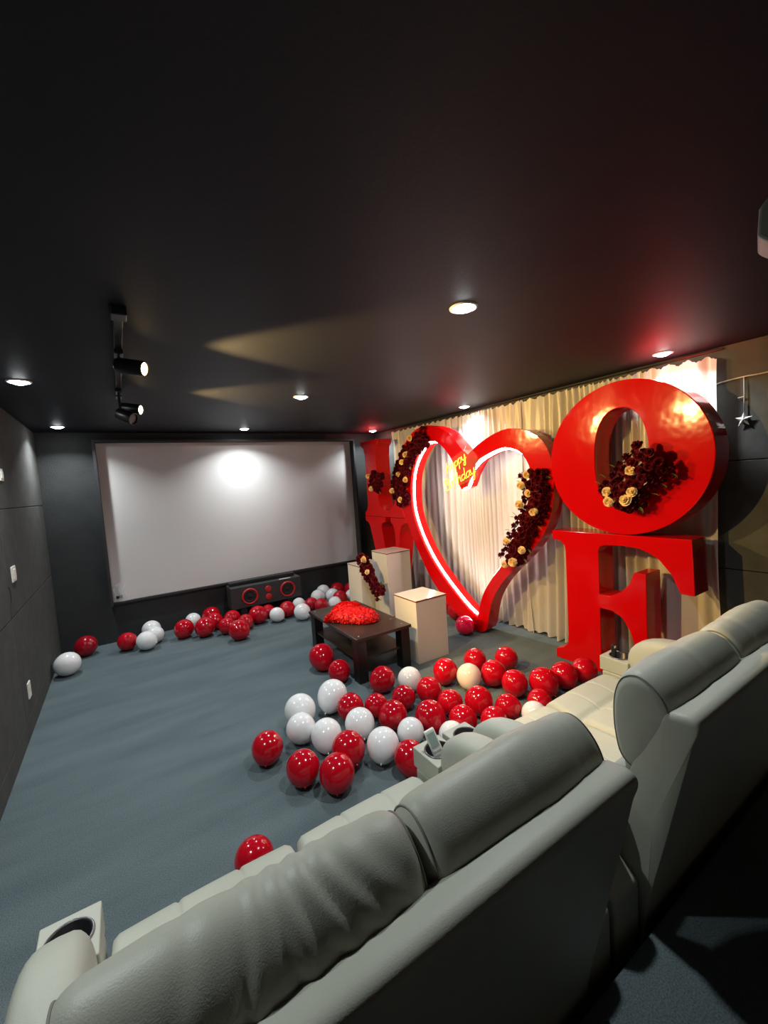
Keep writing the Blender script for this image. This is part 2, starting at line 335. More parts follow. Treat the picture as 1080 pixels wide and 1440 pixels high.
BALLOONS = [
 (0.639,2.569,0.100,0.100,'R',(-0.18,0.03,-0.98),1.11,'red balloon lying alone at the near left edge of the pile'),
 (0.751,2.253,0.099,0.099,'R',(-0.01,-0.08,-1.00),1.14,"red balloon touching another one, second nearest to the sofa's front edge"),
 (0.889,2.087,0.103,0.103,'R',(-0.10,-0.03,-1.00),1.15,'big red balloon nearest the sofa, right of its touching twin'),
 (1.039,2.235,0.105,0.105,'R',(0.35,-0.30,-0.89),1.08,'red balloon behind the two nearest touching reds, between two white ones'),
 (0.958,2.832,0.114,0.114,'W',(0.63,-0.46,-0.62),1.00,"white balloon at the pile's left edge, its tail half behind another white one"),
 (0.885,2.632,0.100,0.100,'W',(0.63,-0.57,-0.53),1.05,"white balloon at the pile's far left, partly hiding a second white one"),
 (0.991,2.452,0.103,0.103,'W',(-0.01,-0.08,-1.00),1.16,'white balloon right of the leftmost white pair, its tail pointing down'),
 (1.234,2.866,0.117,0.117,'W',(-0.40,0.17,-0.90),1.36,"tall white pear shaped balloon with its knot showing, nearest the table's near leg"),
 (1.274,2.654,0.100,0.100,'R',(0.52,0.67,-0.53),1.05,'red balloon just right of the tall pear shaped white one'),
 (1.225,2.426,0.103,0.103,'W',(0.15,-0.18,-0.97),1.02,'white balloon in the middle of the pile, below two red ones'),
 (1.226,2.134,0.104,0.104,'W',(-0.18,0.03,-0.98),1.12,'big white balloon directly left of the red one touching the sofa arm'),
 (1.294,1.946,0.097,0.097,'R',(0.15,-0.18,-0.97),1.17,'red balloon half hidden by the sofa arm that holds the remote'),
 (1.442,2.571,0.088,0.088,'R',(0.62,-0.45,-0.65),1.00,'small red balloon squeezed between the middle white one and the table'),
 (1.462,2.373,0.100,0.100,'R',(-0.77,0.45,-0.46),1.00,'red balloon above the big white one, tail to the left'),
 (1.453,2.155,0.089,0.089,'W',(-0.31,0.79,-0.53),1.05,'white balloon right behind the white remote control'),
 (1.460,3.580,0.121,0.121,'R',(0.22,-0.22,-0.95),1.38,'tall red balloon leaning against the left side of the dark table'),
 (1.476,3.243,0.099,0.099,'R',(0.22,-0.22,-0.95),1.11,"red balloon leaning against the table's near leg"),
 (1.676,2.849,0.107,0.107,'R',(-0.81,0.24,-0.53),1.05,"red balloon on open carpet just right of the table's near leg"),
 (1.854,2.719,0.100,0.100,'W',(0.07,-0.13,-0.99),1.02,'white balloon between the dark table and the short pedestal, behind the reds'),
 (1.663,2.530,0.091,0.091,'R',(-0.70,0.47,-0.53),1.05,'red balloon below the white one that lies beside the short pedestal'),
 (1.864,2.481,0.101,0.101,'R',(0.69,-0.50,-0.53),1.05,'red balloon in front of the short pedestal, centre of the pile'),
 (1.874,2.249,0.095,0.095,'R',(0.22,0.82,-0.53),1.05,"red balloon in the pile's right middle, left of a larger red one"),
 (2.039,2.130,0.104,0.104,'R',(0.29,-0.26,-0.92),1.00,'large red balloon directly below the peach tinted one'),
 (2.162,2.634,0.106,0.106,'R',(-0.26,0.08,-0.96),1.27,'tall red balloon beside the foot of the short pedestal'),
 (2.251,2.447,0.102,0.102,'P',(-0.01,-0.08,-1.00),1.18,"white balloon, warm light painted on as a peach tint, standing among the reds at the pile's right"),
 (2.501,2.631,0.101,0.101,'R',(-0.52,-0.67,-0.53),1.05,'red balloon farthest back in the pile, behind the peach tinted one'),
 (2.437,2.354,0.106,0.106,'R',(-0.85,0.04,-0.53),1.05,'red balloon just right of the peach tinted one'),
 (2.734,2.483,0.101,0.101,'R',(-0.75,0.39,-0.53),1.05,'red balloon at the back right of the pile, nearest the heart'),
 (2.438,2.143,0.102,0.102,'R',(-0.01,-0.08,-1.00),1.08,'red balloon left of the three that lead to the letter E'),
 (2.596,1.999,0.112,0.112,'R',(0.53,-0.40,-0.75),1.00,'large red balloon, first of three in line towards the letter E'),
 (2.819,1.979,0.105,0.105,'R',(0.48,-0.37,-0.79),1.02,'red balloon, middle one of three leading to the letter E'),
 (3.022,1.932,0.100,0.100,'R',(-0.85,-0.05,-0.53),1.05,'red balloon touching the foot of the letter E'),
 (2.382,1.873,0.088,0.088,'R',(-0.81,-0.26,-0.53),1.05,"small red balloon peeking above the right sofa's seat edge"),
 (2.147,1.955,0.092,0.092,'R',(0.85,-0.03,-0.53),1.05,'red balloon left of the white one peeking over the near cushion'),
 (2.218,1.790,0.088,0.088,'W',(-0.08,-0.84,-0.53),1.05,'white balloon whose top alone peeks over the near sofa cushion'),
 (1.954,1.904,0.092,0.092,'R',(0.78,0.34,-0.53),1.05,"red balloon right behind the empty cup holder's arm pad"),
 (1.800,2.039,0.096,0.096,'R',(0.81,-0.24,-0.53),1.05,'red balloon above the white one behind the empty cup holder'),
 (1.644,2.191,0.107,0.107,'R',(0.40,-0.33,-0.85),1.24,'long red balloon with streaked highlights, right of the white remote'),
 (1.635,1.960,0.088,0.088,'W',(-0.24,-0.81,-0.53),1.05,'white balloon half hidden behind the empty cup holder'),
 (0.356,1.833,0.088,0.088,'R',(0.12,0.84,-0.53),1.05,"red balloon peeking over the near sofa's seat, alone on the left"),
 (3.035,3.325,0.104,0.104,'K',(0.67,-0.47,-0.57),1.00,'bright pink balloon touching the tip of the red heart'),
 (3.347,4.060,0.120,0.120,'R',(0.19,-0.83,-0.53),1.05,"red balloon on the floor behind the heart's lower left arm, beside the short pedestal"),
 (3.298,3.754,0.109,0.109,'D',(-0.60,-0.60,-0.53),1.05,"dark red balloon in the heart's shade behind the pink one"),
 (3.36,4.56,0.110,0.110,'R',(0.15,-0.83,-0.53),1.05,'red balloon behind the short pedestal by the curtain, top edge showing'),
 (-0.583,5.151,0.117,0.117,'W',(-0.77,0.45,-0.46),1.00,'white balloon in the left front corner of the row by the screen wall'),
 (-0.460,5.658,0.114,0.114,'D',(-0.66,0.36,-0.66),1.00,'dark red balloon in the corner below the screen, behind a white one'),
 (-0.071,5.505,0.104,0.104,'R',(0.31,0.79,-0.53),1.05,'red balloon left of the white trio below the screen'),
 (0.186,5.767,0.109,0.109,'W',(0.16,-0.83,-0.53),1.05,'white balloon at the back of the white trio below the screen'),
 (0.208,5.548,0.100,0.100,'W',(0.74,0.42,-0.53),1.05,'white balloon in the middle of the white trio below the screen'),
 (0.113,5.365,0.107,0.107,'W',(0.81,-0.53,-0.26),1.00,'white balloon at the front of the white trio below the screen'),
 (0.514,5.476,0.114,0.114,'R',(-0.53,0.26,-0.81),1.00,'red balloon leftmost of the red cluster left of the speaker'),
 (0.657,5.802,0.098,0.098,'W',(-0.15,-0.83,-0.53),1.05,'white balloon peeking between reds in the cluster left of the speaker'),
 (0.877,5.784,0.116,0.116,'R',(-0.55,0.64,-0.53),1.05,'red balloon at the back wall in the cluster left of the speaker'),
 (0.730,5.345,0.119,0.119,'R',(-0.64,-0.55,-0.53),1.05,'red balloon second from the left at the front of the cluster left of the speaker'),
 (0.864,5.531,0.110,0.110,'R',(0.71,0.46,-0.53),1.05,'red balloon in the middle of the cluster left of the speaker'),
 (0.955,5.239,0.102,0.102,'R',(0.77,0.35,-0.53),1.05,"red balloon just behind the long one nearest the carpet's middle"),
 (1.026,4.932,0.119,0.119,'R',(0.71,-0.49,-0.50),1.00,"long red balloon nearest the carpet's middle, tail pointing right"),
 (1.076,5.495,0.105,0.105,'R',(-0.79,-0.31,-0.53),1.05,"red balloon below the speaker's left end"),
 (1.183,5.254,0.096,0.096,'R',(0.13,-0.84,-0.53),1.05,"red balloon between the long one and the speaker's left woofer"),
 (1.365,5.362,0.118,0.118,'R',(0.71,-0.49,-0.50),1.00,"large red balloon below the speaker's left woofer"),
 (1.543,5.511,0.089,0.089,'R',(0.83,-0.17,-0.53),1.05,"small dark looking red balloon in the shade under the speaker's centre"),
 (1.575,5.245,0.096,0.096,'W',(0.68,-0.51,-0.53),1.05,"white balloon alone in front of the speaker's centre"),
 (1.751,5.349,0.108,0.108,'R',(0.53,-0.40,-0.75),1.04,"red balloon in front of the speaker's right woofer"),
 (1.975,5.509,0.091,0.091,'W',(0.18,-0.83,-0.53),1.05,"small white balloon below the speaker's right end, at the back"),
 (1.858,5.083,0.109,0.109,'W',(0.45,-0.36,-0.82),1.03,"white balloon in front of the speaker's right end, half behind the table corner"),
 (2.110,5.386,0.092,0.092,'R',(0.85,0.04,-0.53),1.05,"small red balloon right of the white one at the speaker's right end"),
 (2.179,5.201,0.097,0.097,'R',(0.72,-0.45,-0.53),1.05,"red balloon left behind the table's far edge"),
 (2.305,5.604,0.107,0.107,'W',(0.41,0.74,-0.53),1.05,'white balloon at the front left of the heap right of the speaker'),
 (2.472,5.790,0.110,0.110,'W',(0.32,0.79,-0.53),1.05,'white balloon at the back of the heap right of the speaker'),
 (2.498,5.517,0.105,0.105,'W',(0.56,0.63,-0.53),1.05,'white balloon in the middle of the heap right of the speaker'),
 (2.366,5.170,0.093,0.093,'W',(-0.48,-0.70,-0.53),1.05,"white balloon low behind the dark table's back edge"),
 (2.514,5.306,0.108,0.108,'R',(0.44,-0.72,-0.53),1.05,'red balloon in the middle of the heap left of the small pedestal'),
 (2.711,5.794,0.106,0.106,'R',(0.78,0.33,-0.53),1.05,'red balloon at the back of the heap against the wall'),
 (2.869,5.658,0.103,0.103,'R',(-0.22,-0.82,-0.53),1.05,'red balloon behind the left white pedestal, against the wall'),
 (2.717,5.329,0.097,0.097,'W',(0.76,0.37,-0.53),1.05,'white balloon touching the left white pedestal'),
]

# ------------------------------------------------------------------ downlights
def downlight(x, y, label):
    t = thing('downlight', label, 'ceiling light', (x, y, ZC), 'recessed ceiling downlights')
    MB().lathe([(.066,0),(.066,-.004),(.059,-.007),(.052,-.004),(.049,.0)], (x,y,ZC), (0,0,1), 28).build('trim_ring', M['trim'], t, smooth=True)
    MB().lathe([(.0005,-.020),(.022,-.018),(.040,-.011),(.050,-.003)], (x,y,ZC), (0,0,1), 28).build('lens', M['downlight'], t, smooth=True)
    ld = bpy.data.lights.new('downlight_light', 'AREA'); ld.shape = 'DISK'; ld.size = .08
    ld.energy = DOWNLIGHT_W; ld.color = (.93,.985,1.0); ld.spread = math.radians(132)
    lo = bpy.data.objects.new('downlight_light', ld); C.objects.link(lo); lo.location = (x, y, ZC-.022)
    attach(lo, t)
DL = [(-.46,5.48,'round downlight in the far left ceiling corner above the black wall'),
      (1.44,5.49,'round downlight above the top edge of the projection screen'),
      (3.40,5.56,'round downlight above the red letter L in the far right corner'),
      (-.46,3.50,'round downlight close to the left wall, left of the black track'),
      (1.43,3.50,'round downlight in the middle of the ceiling above the dark table'),
      (3.41,3.55,'round downlight above the curtain behind the heart'),
      (-.46,1.48,'added unseen round downlight above the near end of the left wall'),  # out of view; added at the grid corner to light the near sofa
      (1.44,1.47,'large looking round downlight nearest the camera above the sofas'),
      (3.40,1.49,'round downlight above the red letter O')]
for a in DL: downlight(*a)

# ------------------------------------------------------------------ projection screen
sx0, sx1, sz0, sz1, sd = -.168, 3.167, .489, 2.375, .135
t = thing('projection_screen', 'large white projection screen in a deep black frame on the back wall', 'screen', (1.5, YB, sz0))
MB().box(sx0, sx1, YB-.02, YB-.001, sz0, sz1).build('screen_sheet', M['screen'], t)
w = .03
MB().box(sx0-w, sx0, YB-sd, YB, sz0-w, sz1+w).build('frame_side', M['frame'], t, bevel=.004)
MB().box(sx1, sx1+w, YB-sd, YB, sz0-w, sz1+w).build('frame_side', M['frame'], t, bevel=.004)
MB().box(sx0, sx1, YB-sd, YB, sz1, sz1+w).build('frame_top', M['frame'], t, bevel=.004)
MB().box(sx0, sx1, YB-.05, YB, sz0-w, sz0).build('frame_bottom', M['frame'], t, bevel=.004)

# clear plastic bag on the bottom frame corner
t = thing('plastic_bag', 'small crumpled clear plastic bag at the lower left corner of the screen', 'plastic bag', (-.08, YB-.035, sz0))
random.seed(5)
bv = []; bf = []; nu, nv = 9, 7
for s in (0, 1):
    for j in range(nv):
        for i in range(nu):
            u, v = i/(nu-1), j/(nv-1)
            bulge = math.sin(math.pi*u)*(1-v*.7)*.022*(1 if s == 0 else -1)
            bv.append((-.155+u*.17*(1-.35*v)+random.uniform(-.008,.008), YB-.048-bulge*.8+random.uniform(-.004,.004), sz0+.002+v*.22*(1-.25*abs(u-.6))+random.uniform(-.006,.006)*(v > 0)))
    o_ = s*nu*nv
    for j in range(nv-1):
        for i in range(nu-1): bf.append((o_+j*nu+i, o_+j*nu+i+1, o_+(j+1)*nu+i+1, o_+(j+1)*nu+i))
obj('film', bv, bf, M['plastic_bag'], t, smooth=True)
MB().box(-.135,-.07, YB-.058, YB-.045, sz0+.04, sz0+.075).build('dark_insert', M['black_plastic'], t, bevel=.004)

# ------------------------------------------------------------------ speaker and sound bar
t = thing('center_speaker', 'long grey centre speaker with two red ringed woofers below the screen', 'speaker', (1.59, 5.74, 0))
x0, x1, y0, y1, z0, z1 = 1.11, 2.07, 5.62, 5.88, .165, .452
MB().box(x0, x1, y0, y1, z0, z1).build('cabinet', M['speaker'], t, bevel=.006)
for xx in (x0+.12, x1-.20): MB().box(xx, xx+.08, y0+.03, y1-.02, 0, z0).build('stand_foot', M['speaker_dark'], t, bevel=.004)
zc = (z0+z1)/2
for xx in (x0+.24, x1-.20):
    wf = MB().lathe([(.108,0),(.108,.012),(.096,.018),(.086,.012),(.084,.002)], (xx, y0, zc), (0,-1,0), 32).build('woofer', M['speaker_ring'], t, smooth=True)
    MB().lathe([(.085,.003),(.072,.010),(.060,.004),(.030,-.006),(.028,.004),(.015,.010),(.001,.012)], (xx, y0-.004, zc), (0,-1,0), 32).build('cone', M['speaker_dark'], wf, smooth=True)
for dz in (.052, -.052):
    MB().lathe([(.043,0),(.043,.008),(.036,.012),(.012,.008),(.001,.011)], ((x0+x1)/2+.01, y0, zc+dz), (0,-1,0), 24).build('tweeter', M['speaker_ring'], t, smooth=True)
MB().box(x1-.30, x1-.14, y0+.01, y0+.05, z1, z1+.002).build('pale_sticker', M['grey_plastic'], t)
sb = MB().box(1.12, 2.02, 5.73, 5.80, .4535, .505).build('sound_bar', M['black_plastic'], None, bevel=.012)
tag(sb, 'slim black bar lying along the top of the grey speaker', 'sound bar')

# ------------------------------------------------------------------ wall plates on the left wall
def wall_plate(y, z, w, h, label, rocker):
    t = thing('wall_plate', label, 'wall switch' if rocker else 'wall socket', (XL, y, z))
    MB().box(XL, XL+.010, y-w/2, y+w/2, z-h/2, z+h/2).build('plate', M['white_plastic'], t, bevel=.003)
    if rocker: MB().box(XL+.010, XL+.015, y-w*.3, y+w*.3, z-h*.3, z+h*.3).build('rocker', M['white_plastic'], t, bevel=.002)
    else:
        for dy in (-.014, .014): MB().box(XL+.010, XL+.012, y+dy-.003, y+dy+.003, z-.01, z+.01).build('slot', M['grey_plastic'], t)
wall_plate(4.08, 1.215, .125, .115, 'cream light switch on the left wall at hand height', True)
wall_plate(4.085, .32, .085, .12, 'cream socket plate low on the left wall near the carpet', False)
wall_plate(4.10, 1.95, .09, .09, 'cream wall plate high on the left wall, cut by the picture edge', True)
cp = smooth_open([(XL+.006,3.86,1.155),(XL+.012,3.87,1.12),(XL+.010,3.875,1.04),(XL+.008,3.85,.96),(XL+.006,3.845,.93)])
tag(MB().tube(cp, .004, 6).build('hanging_cable', M['dark_cord'], smooth=True), 'thin dark cable dangling below the left wall switch', 'cable')

# ------------------------------------------------------------------ track lighting
TX = .072
t = thing('track_light', 'black ceiling track with three swivelling spotlight heads near the left wall', 'track light', (TX, 2.9, ZC))
MB().box(TX-.018, TX+.018, 2.06, 3.80, ZC-.022, ZC).build('rail', M['black_plastic'], t, bevel=.003)
MB().box(TX-.03, TX+.03, 2.02, 2.10, ZC-.04, ZC).build('end_feed', M['black_plastic'], t, bevel=.005)
def spot_head(back, front, r, target, lit, ymount):
    b, f = Vector(back), Vector(front); ax = (f-b).normalized(); L = (f-b).length
    h = MB().lathe([(.001,0),(r*.9,0),(r,.008),(r,L-.004),(r*.97,L),(r*.86,L),(r*.84,L-.012)], b, ax, 28).build('spot_head', M['black_plastic'], t, smooth=True)
    mid = b+ax*L*.35
    MB().tube([(TX, ymount, ZC-.02), (TX, ymount, mid.z+r*1.05), (mid.x, mid.y, mid.z+r*.6)], .008, 8).build('stem', M['black_plastic'], h)
    MB().box(TX-.02, TX+.02, ymount-.06, ymount+.06, ZC-.045, ZC-.02).build('adapter', M['black_plastic'], h, bevel=.004)
    MB().lathe([(.0005,L-.011),(r*.85,L-.011)], b, ax, 28).build('lens', M['spot_lens'] if lit else M['black_plastic'], h)
    if lit:
        ld = bpy.data.lights.new('spot_light', 'SPOT'); ld.energy = TRACK_W; ld.color = (1.0,.63,.20)
        ld.spot_size = math.radians(81); ld.spot_blend = .3; ld.shadow_soft_size = .022
        lo = bpy.data.objects.new('spot_light', ld); C.objects.link(lo)
        lo.location = f + ax*.004
        lo.rotation_euler = (Vector(target)-f).to_track_quat('-Z', 'Y').to_euler()
        attach(lo, t)
spot_head((.062,2.575,2.405), (.180,2.485,2.372), .039, (3.27,1.75,1.35), True, 2.60)
spot_head((.085,3.66,2.385), (.205,3.575,2.358), .039, (3.2,3.40,1.38), True, 3.66)
spot_head((.060,3.565,2.325), (.145,3.485,2.275), .044, (1.5,5.9,1.5), False, 3.50)

# ------------------------------------------------------------------ projector by the ceiling, right
ax = Vector((1.46,.41,0)).normalized(); sd_ = Vector((ax.y,-ax.x,0))
t = thing('projector', 'pale grey projector hanging from the ceiling at the right picture edge', 'projector', (1.62, .40, ZC))
P0 = Vector((1.44,.408,0))
def pj_(s, d, z): return P0 + sd_*s + ax*d + Vector((0,0,z))
ol = [(.010,2.268),(.0,2.280),(.003,2.345),(.015,2.362),(.035,2.38),(.32,2.38),(.345,2.36),(.345,2.275),(.32,2.25),(.035,2.245)]
MB().prism([pj_(s,0,z) for s, z in ol], ax*.13).build('body', M['grey_plastic'], t, bevel=.006)
for k in range(7):
    s = .03+k*.016
    MB().prism([pj_(s,-.003,2.285),pj_(s+.005,-.003,2.285),pj_(s+.005,-.003,2.355),pj_(s,-.003,2.355)], ax*.004).build('vent_slat', M['black_plastic'], t)
MB().lathe([(.05,0),(.05,.03),(.04,.035),(.035,.02),(.001,.022)], pj_(.22,.13,2.315), ax, 24).build('lens', M['black_plastic'], t, smooth=True)
MB().tube([pj_(.17,.07,2.375), pj_(.17,.07,ZC)], .02, 12).build('mount_pole', M['grey_plastic'], t)
MB().lathe([(.06,0),(.06,-.012),(.03,-.02)], pj_(.17,.07,ZC), (0,0,1), 20).build('ceiling_plate', M['grey_plastic'], t)

# ------------------------------------------------------------------ curtains
def curtain(ya, yb, label, seed, right_pin=False):
    random.seed(seed)
    n = int(abs(yb-ya)/.0095); rows = 26
    ph = 0; phs = []; amp = []
    for i in range(n+1):
        ph += 2*math.pi*.0095/ (.105+.04*math.sin(i*.021+seed)+.025*math.sin(i*.057+2*seed)); phs.append(ph)
        amp.append(.75+.35*math.sin(i*.037+seed*1.7)+.35*math.sin(i*.093+seed))
    top = [random.uniform(-.010,.010) for _ in range(n+1)]
    v = []; f = []
    for j in range(rows+1):
        s = j/rows
        z = 2.445*(1-s)+.018*s
        for i in range(n+1):
            u = i/n; y = ya+(yb-ya)*u
            # the lower edges of two panels draw back a little from each other
            y += (.5-u)*.12*s**4
            a = (.022+.022*s)*amp[i]*(1 if s > .03 else .6)
            x = 3.602 + a*math.sin(phs[i]+.5*math.sin(3*s+i*.02)) + .008*math.sin(i*.08+5*s)
            zz = z
            if s < .06: zz += .012*math.sin(phs[i]*1.0)+top[i]*(1 if i % 3 == 0 else .4); x += -.008*math.sin(phs[i]*.5)
            if j == rows: zz += .012*math.sin(phs[i]*.37+seed)+.008*math.sin(phs[i])
            if right_pin:
                d = max(0, (u-.80)/.20)
                zz += -.02*d*(1-s) if s < .5 else 0
                x -= .02*d*math.sin(9*s+14*u)*(1-s)
            v.append((min(x, XR-.008), y, max(zz, .004)))
    for j in range(rows):
        for i in range(n):
            a = j*(n+1)+i; f.append((a, a+1, a+n+2, a+n+1))
    o = obj('sheer_curtain', v, f, M['curtain'], None, smooth=True)
    tag(o, label, 'curtain', 'white sheer backdrop curtains')
curtain(5.36, 4.70, 'narrow white sheer curtain beside the red letter L, left end of the backdrop', 1)
curtain(4.718, 2.912, 'wide white sheer curtain hanging behind the big red heart', 2)
curtain(2.935, 1.235, 'white sheer curtain behind the letters O and E, right end of the backdrop', 3, True)
cr = MB().tube([(3.645, 5.40, 2.482), (3.645, 1.22, 2.482)], .007, 8).build('curtain_rod', M['black_plastic'])
tag(cr, 'thin black rod along the ceiling carrying the white curtains', 'curtain rod')

# ------------------------------------------------------------------ big red heart
HX = lambda y: 3.17 + .17*(3.31-y)
HN = Vector((1, .17, 0)).normalized()
ho = [Vector((HX(y), y, z)) for y, z in HEART_OUT]
hi = [Vector((HX(y), y, z)) for y, z in HEART_IN]
t = thing('heart_arch', 'giant open red heart with a white light strip, standing before the curtain', 'heart decoration', (3.17, 3.31, 0))
MB().ring_prism(ho, hi, HN*.20).build('heart_body', M['red'], t, bevel=.006)
nH = len(hi)
cen = Vector((3.2, 3.35, 1.2))
strip = []
for i in range(nH):
    tng = hi[(i+1) % nH]-hi[i-1]; nrm = HN.cross(tng).normalized()
    # point towards the opening
    j = hi[i]-ho[i]
    if nrm.dot(j) < 0: nrm = -nrm
    strip.append(hi[i]+nrm*.010+HN*.058)
MB().tube(strip, .0095, 6, close=True).build('led_strip', M['led'], t, smooth=True)

# ------------------------------------------------------------------ red letters
LX = 3.20
def letter(name, poly, X, depth, label, parent_loc):
    o = MB().prism([(X, y, z) for y, z in poly], (depth, 0, 0)).build(name, M['red'], None, bevel=.006)
    return tag(o, label, 'letter', 'red stand-up letters')
L_POLY = [(5.63,2.33),(5.13,2.33),(5.13,2.27),(5.19,2.22),(5.21,2.10),(5.21,1.45),(5.18,1.36),(5.10,1.305),(4.97,1.295),(4.86,1.33),(4.79,1.41),(4.74,1.52),(4.69,1.52),(4.58,1.202),(5.62,1.202),(5.62,1.25),(5.55,1.30),(5.52,1.38),(5.52,2.12),(5.55,2.22),(5.63,2.27)]
V_POLY = [(5.62,1.198),(5.05,1.198),(5.05,1.13),(5.15,1.10),(5.17,1.04),(4.99,.30),(4.83,.80),(4.83,1.00),(4.86,1.09),(4.92,1.13),(4.92,1.198),(4.58,1.198),(4.58,1.13),(4.66,1.09),(4.70,1.0),(4.74,.78),(4.93,0),(5.17,0),(5.42,.80),(5.50,1.05),(5.54,1.10),(5.62,1.13)]
letter('letter_l', L_POLY, LX, .245, 'glossy red block letter L stacked on the letter V beside the screen', None)
letter('letter_v', V_POLY, LX, .245, 'glossy red block letter V behind the tall white pedestal', None)
EX = 3.27
E_POLY = [(2.366,1.178),(1.272,1.178),(1.257,.785),(1.346,.784),(1.399,.911),(1.485,1.015),(1.55,1.055),(1.626,1.081),(1.742,1.090),(1.885,1.083),(1.925,1.065),(1.937,1.03),(1.937,.667),(1.85,.672),(1.768,.715),(1.70,.79),(1.661,.892),(1.572,.892),(1.572,.30),(1.661,.30),(1.70,.42),(1.755,.51),(1.84,.55),(1.937,.553),(1.937,.15),(1.925,.12),(1.88,.10),(1.74,.10),(1.62,.12),(1.52,.17),(1.43,.25),(1.36,.36),(1.31,.47),(1.23,.47),(1.26,0),(2.366,0),(2.366,.08),(2.29,.11),(2.245,.16),(2.237,.24),(2.237,1.0),(2.247,1.05),(2.29,1.085),(2.366,1.10)]
letter('letter_e', E_POLY, EX, .22, 'glossy red block letter E with serifs, under the letter O', None)
# plain upright O
NO = 72
oo = []; oi = []
for k in range(NO):
    a = 2*math.pi*k/NO
    oo.append((EX, 1.742+.609*math.cos(a), 1.769+.588*math.sin(a)))
    ca, sa = math.cos(a), math.sin(a)
    e = 2/2.3
    oi.append((EX, 1.742+.205*math.copysign(abs(ca)**e, ca), 1.769+.385*math.copysign(abs(sa)**e, sa)))
o = MB().ring_prism(oo, oi, (.22, 0, 0)).build('letter_o', M['red'], None, bevel=.006)
tag(o, 'glossy red round letter O standing on top of the letter E', 'letter', 'red stand-up letters')

# ------------------------------------------------------------------ flowers
def rose_mesh(name, mats, seed, open_=1.0):
    random.seed(seed); v = []; f = []
    rings = [(4, .16, .62, .30, 1.15), (5, .34, .50, .44, .95), (6, .52, .30, .56, .62), (7, .66, .05, .62, .28)]
    for k, (n, rad, h0, wd, up) in enumerate(rings):
        for i in range(n):
            a = 2*math.pi*(i+.5*(k % 2))/n + random.uniform(-.15,.15)
            er = Vector((math.cos(a), math.sin(a), 0)); et = Vector((-math.sin(a), math.cos(a), 0))
            base = len(v)
            for jv in range(3):
                tv = jv/2
                for ju in range(3):
                    tu = (ju-1)
                    r = rad*.35 + rad*.75*tv*open_ + (.10 if tv == 1 else 0) - .10*abs(tu)*wd
                    z = -.25 + (h0+.25)*tv**.7*up/ max(up,.6) + (.03*random.random() if tv == 1 else 0)
                    if tv == 1 and k >= 2: z -= .10
                    w = wd*(.45+.75*math.sin(math.pi*(.15+.55*tv)))
                    v.append(er*r + et*(tu*w*.5) + Vector((0,0,z - (.08 if (tv == 1 and tu) else 0))))
            for jv in range(2):
                for ju in range(2):
                    q = base+jv*3+ju; f.append((q, q+1, q+4, q+3))
    mb = MB(); mb.add(v, f)
    mb.lathe([(.001,.5),(.14,.45),(.2,.2),(.45,-.1),(.3,-.3),(.001,-.35)], (0,0,0), (0,0,1), 8)
    me = bpy.data.meshes.new(name); me.from_pydata([tuple(p) for p in mb.v], [], mb.f); me.update()
    me.materials.append(mats)
    for p in me.polygons: p.use_smooth = True
    return me
ROSE_D = [rose_mesh('burgundy_rose', M['rose_dark'], s) for s in (1, 2)]
ROSE_C = rose_mesh('cream_rose', M['rose_cream'], 3, 1.1)
def leaf_mesh():
    v = [(0,0,0),(.25,.18,.05),(.6,.2,.08),(1,0,0),(.6,-.2,.08),(.25,-.18,.05),(.3,0,-.02),(.65,0,.0)]
    f = [(0,1,6),(0,6,5),(1,2,7,6),(6,7,4,5),(2,3,7),(7,3,4)]
    me = bpy.data.meshes.new('leaf'); me.from_pydata(v, [], f); me.update(); me.materials.append(M['leaf']); return me
LEAF = leaf_mesh()
def place(name, me, parent, pos, nrm, s, spin):
    o = bpy.data.objects.new(name, me); C.objects.link(o)
    q = Vector(nrm).normalized().to_track_quat('Z', 'Y').to_matrix().to_4x4()
    mw = Matrix.Translation(pos) @ q @ Matrix.Rotation(spin, 4, 'Z') @ Matrix.Diagonal((s, s, s, 1))
    attach(o, parent); o.matrix_basis = mw
    return o
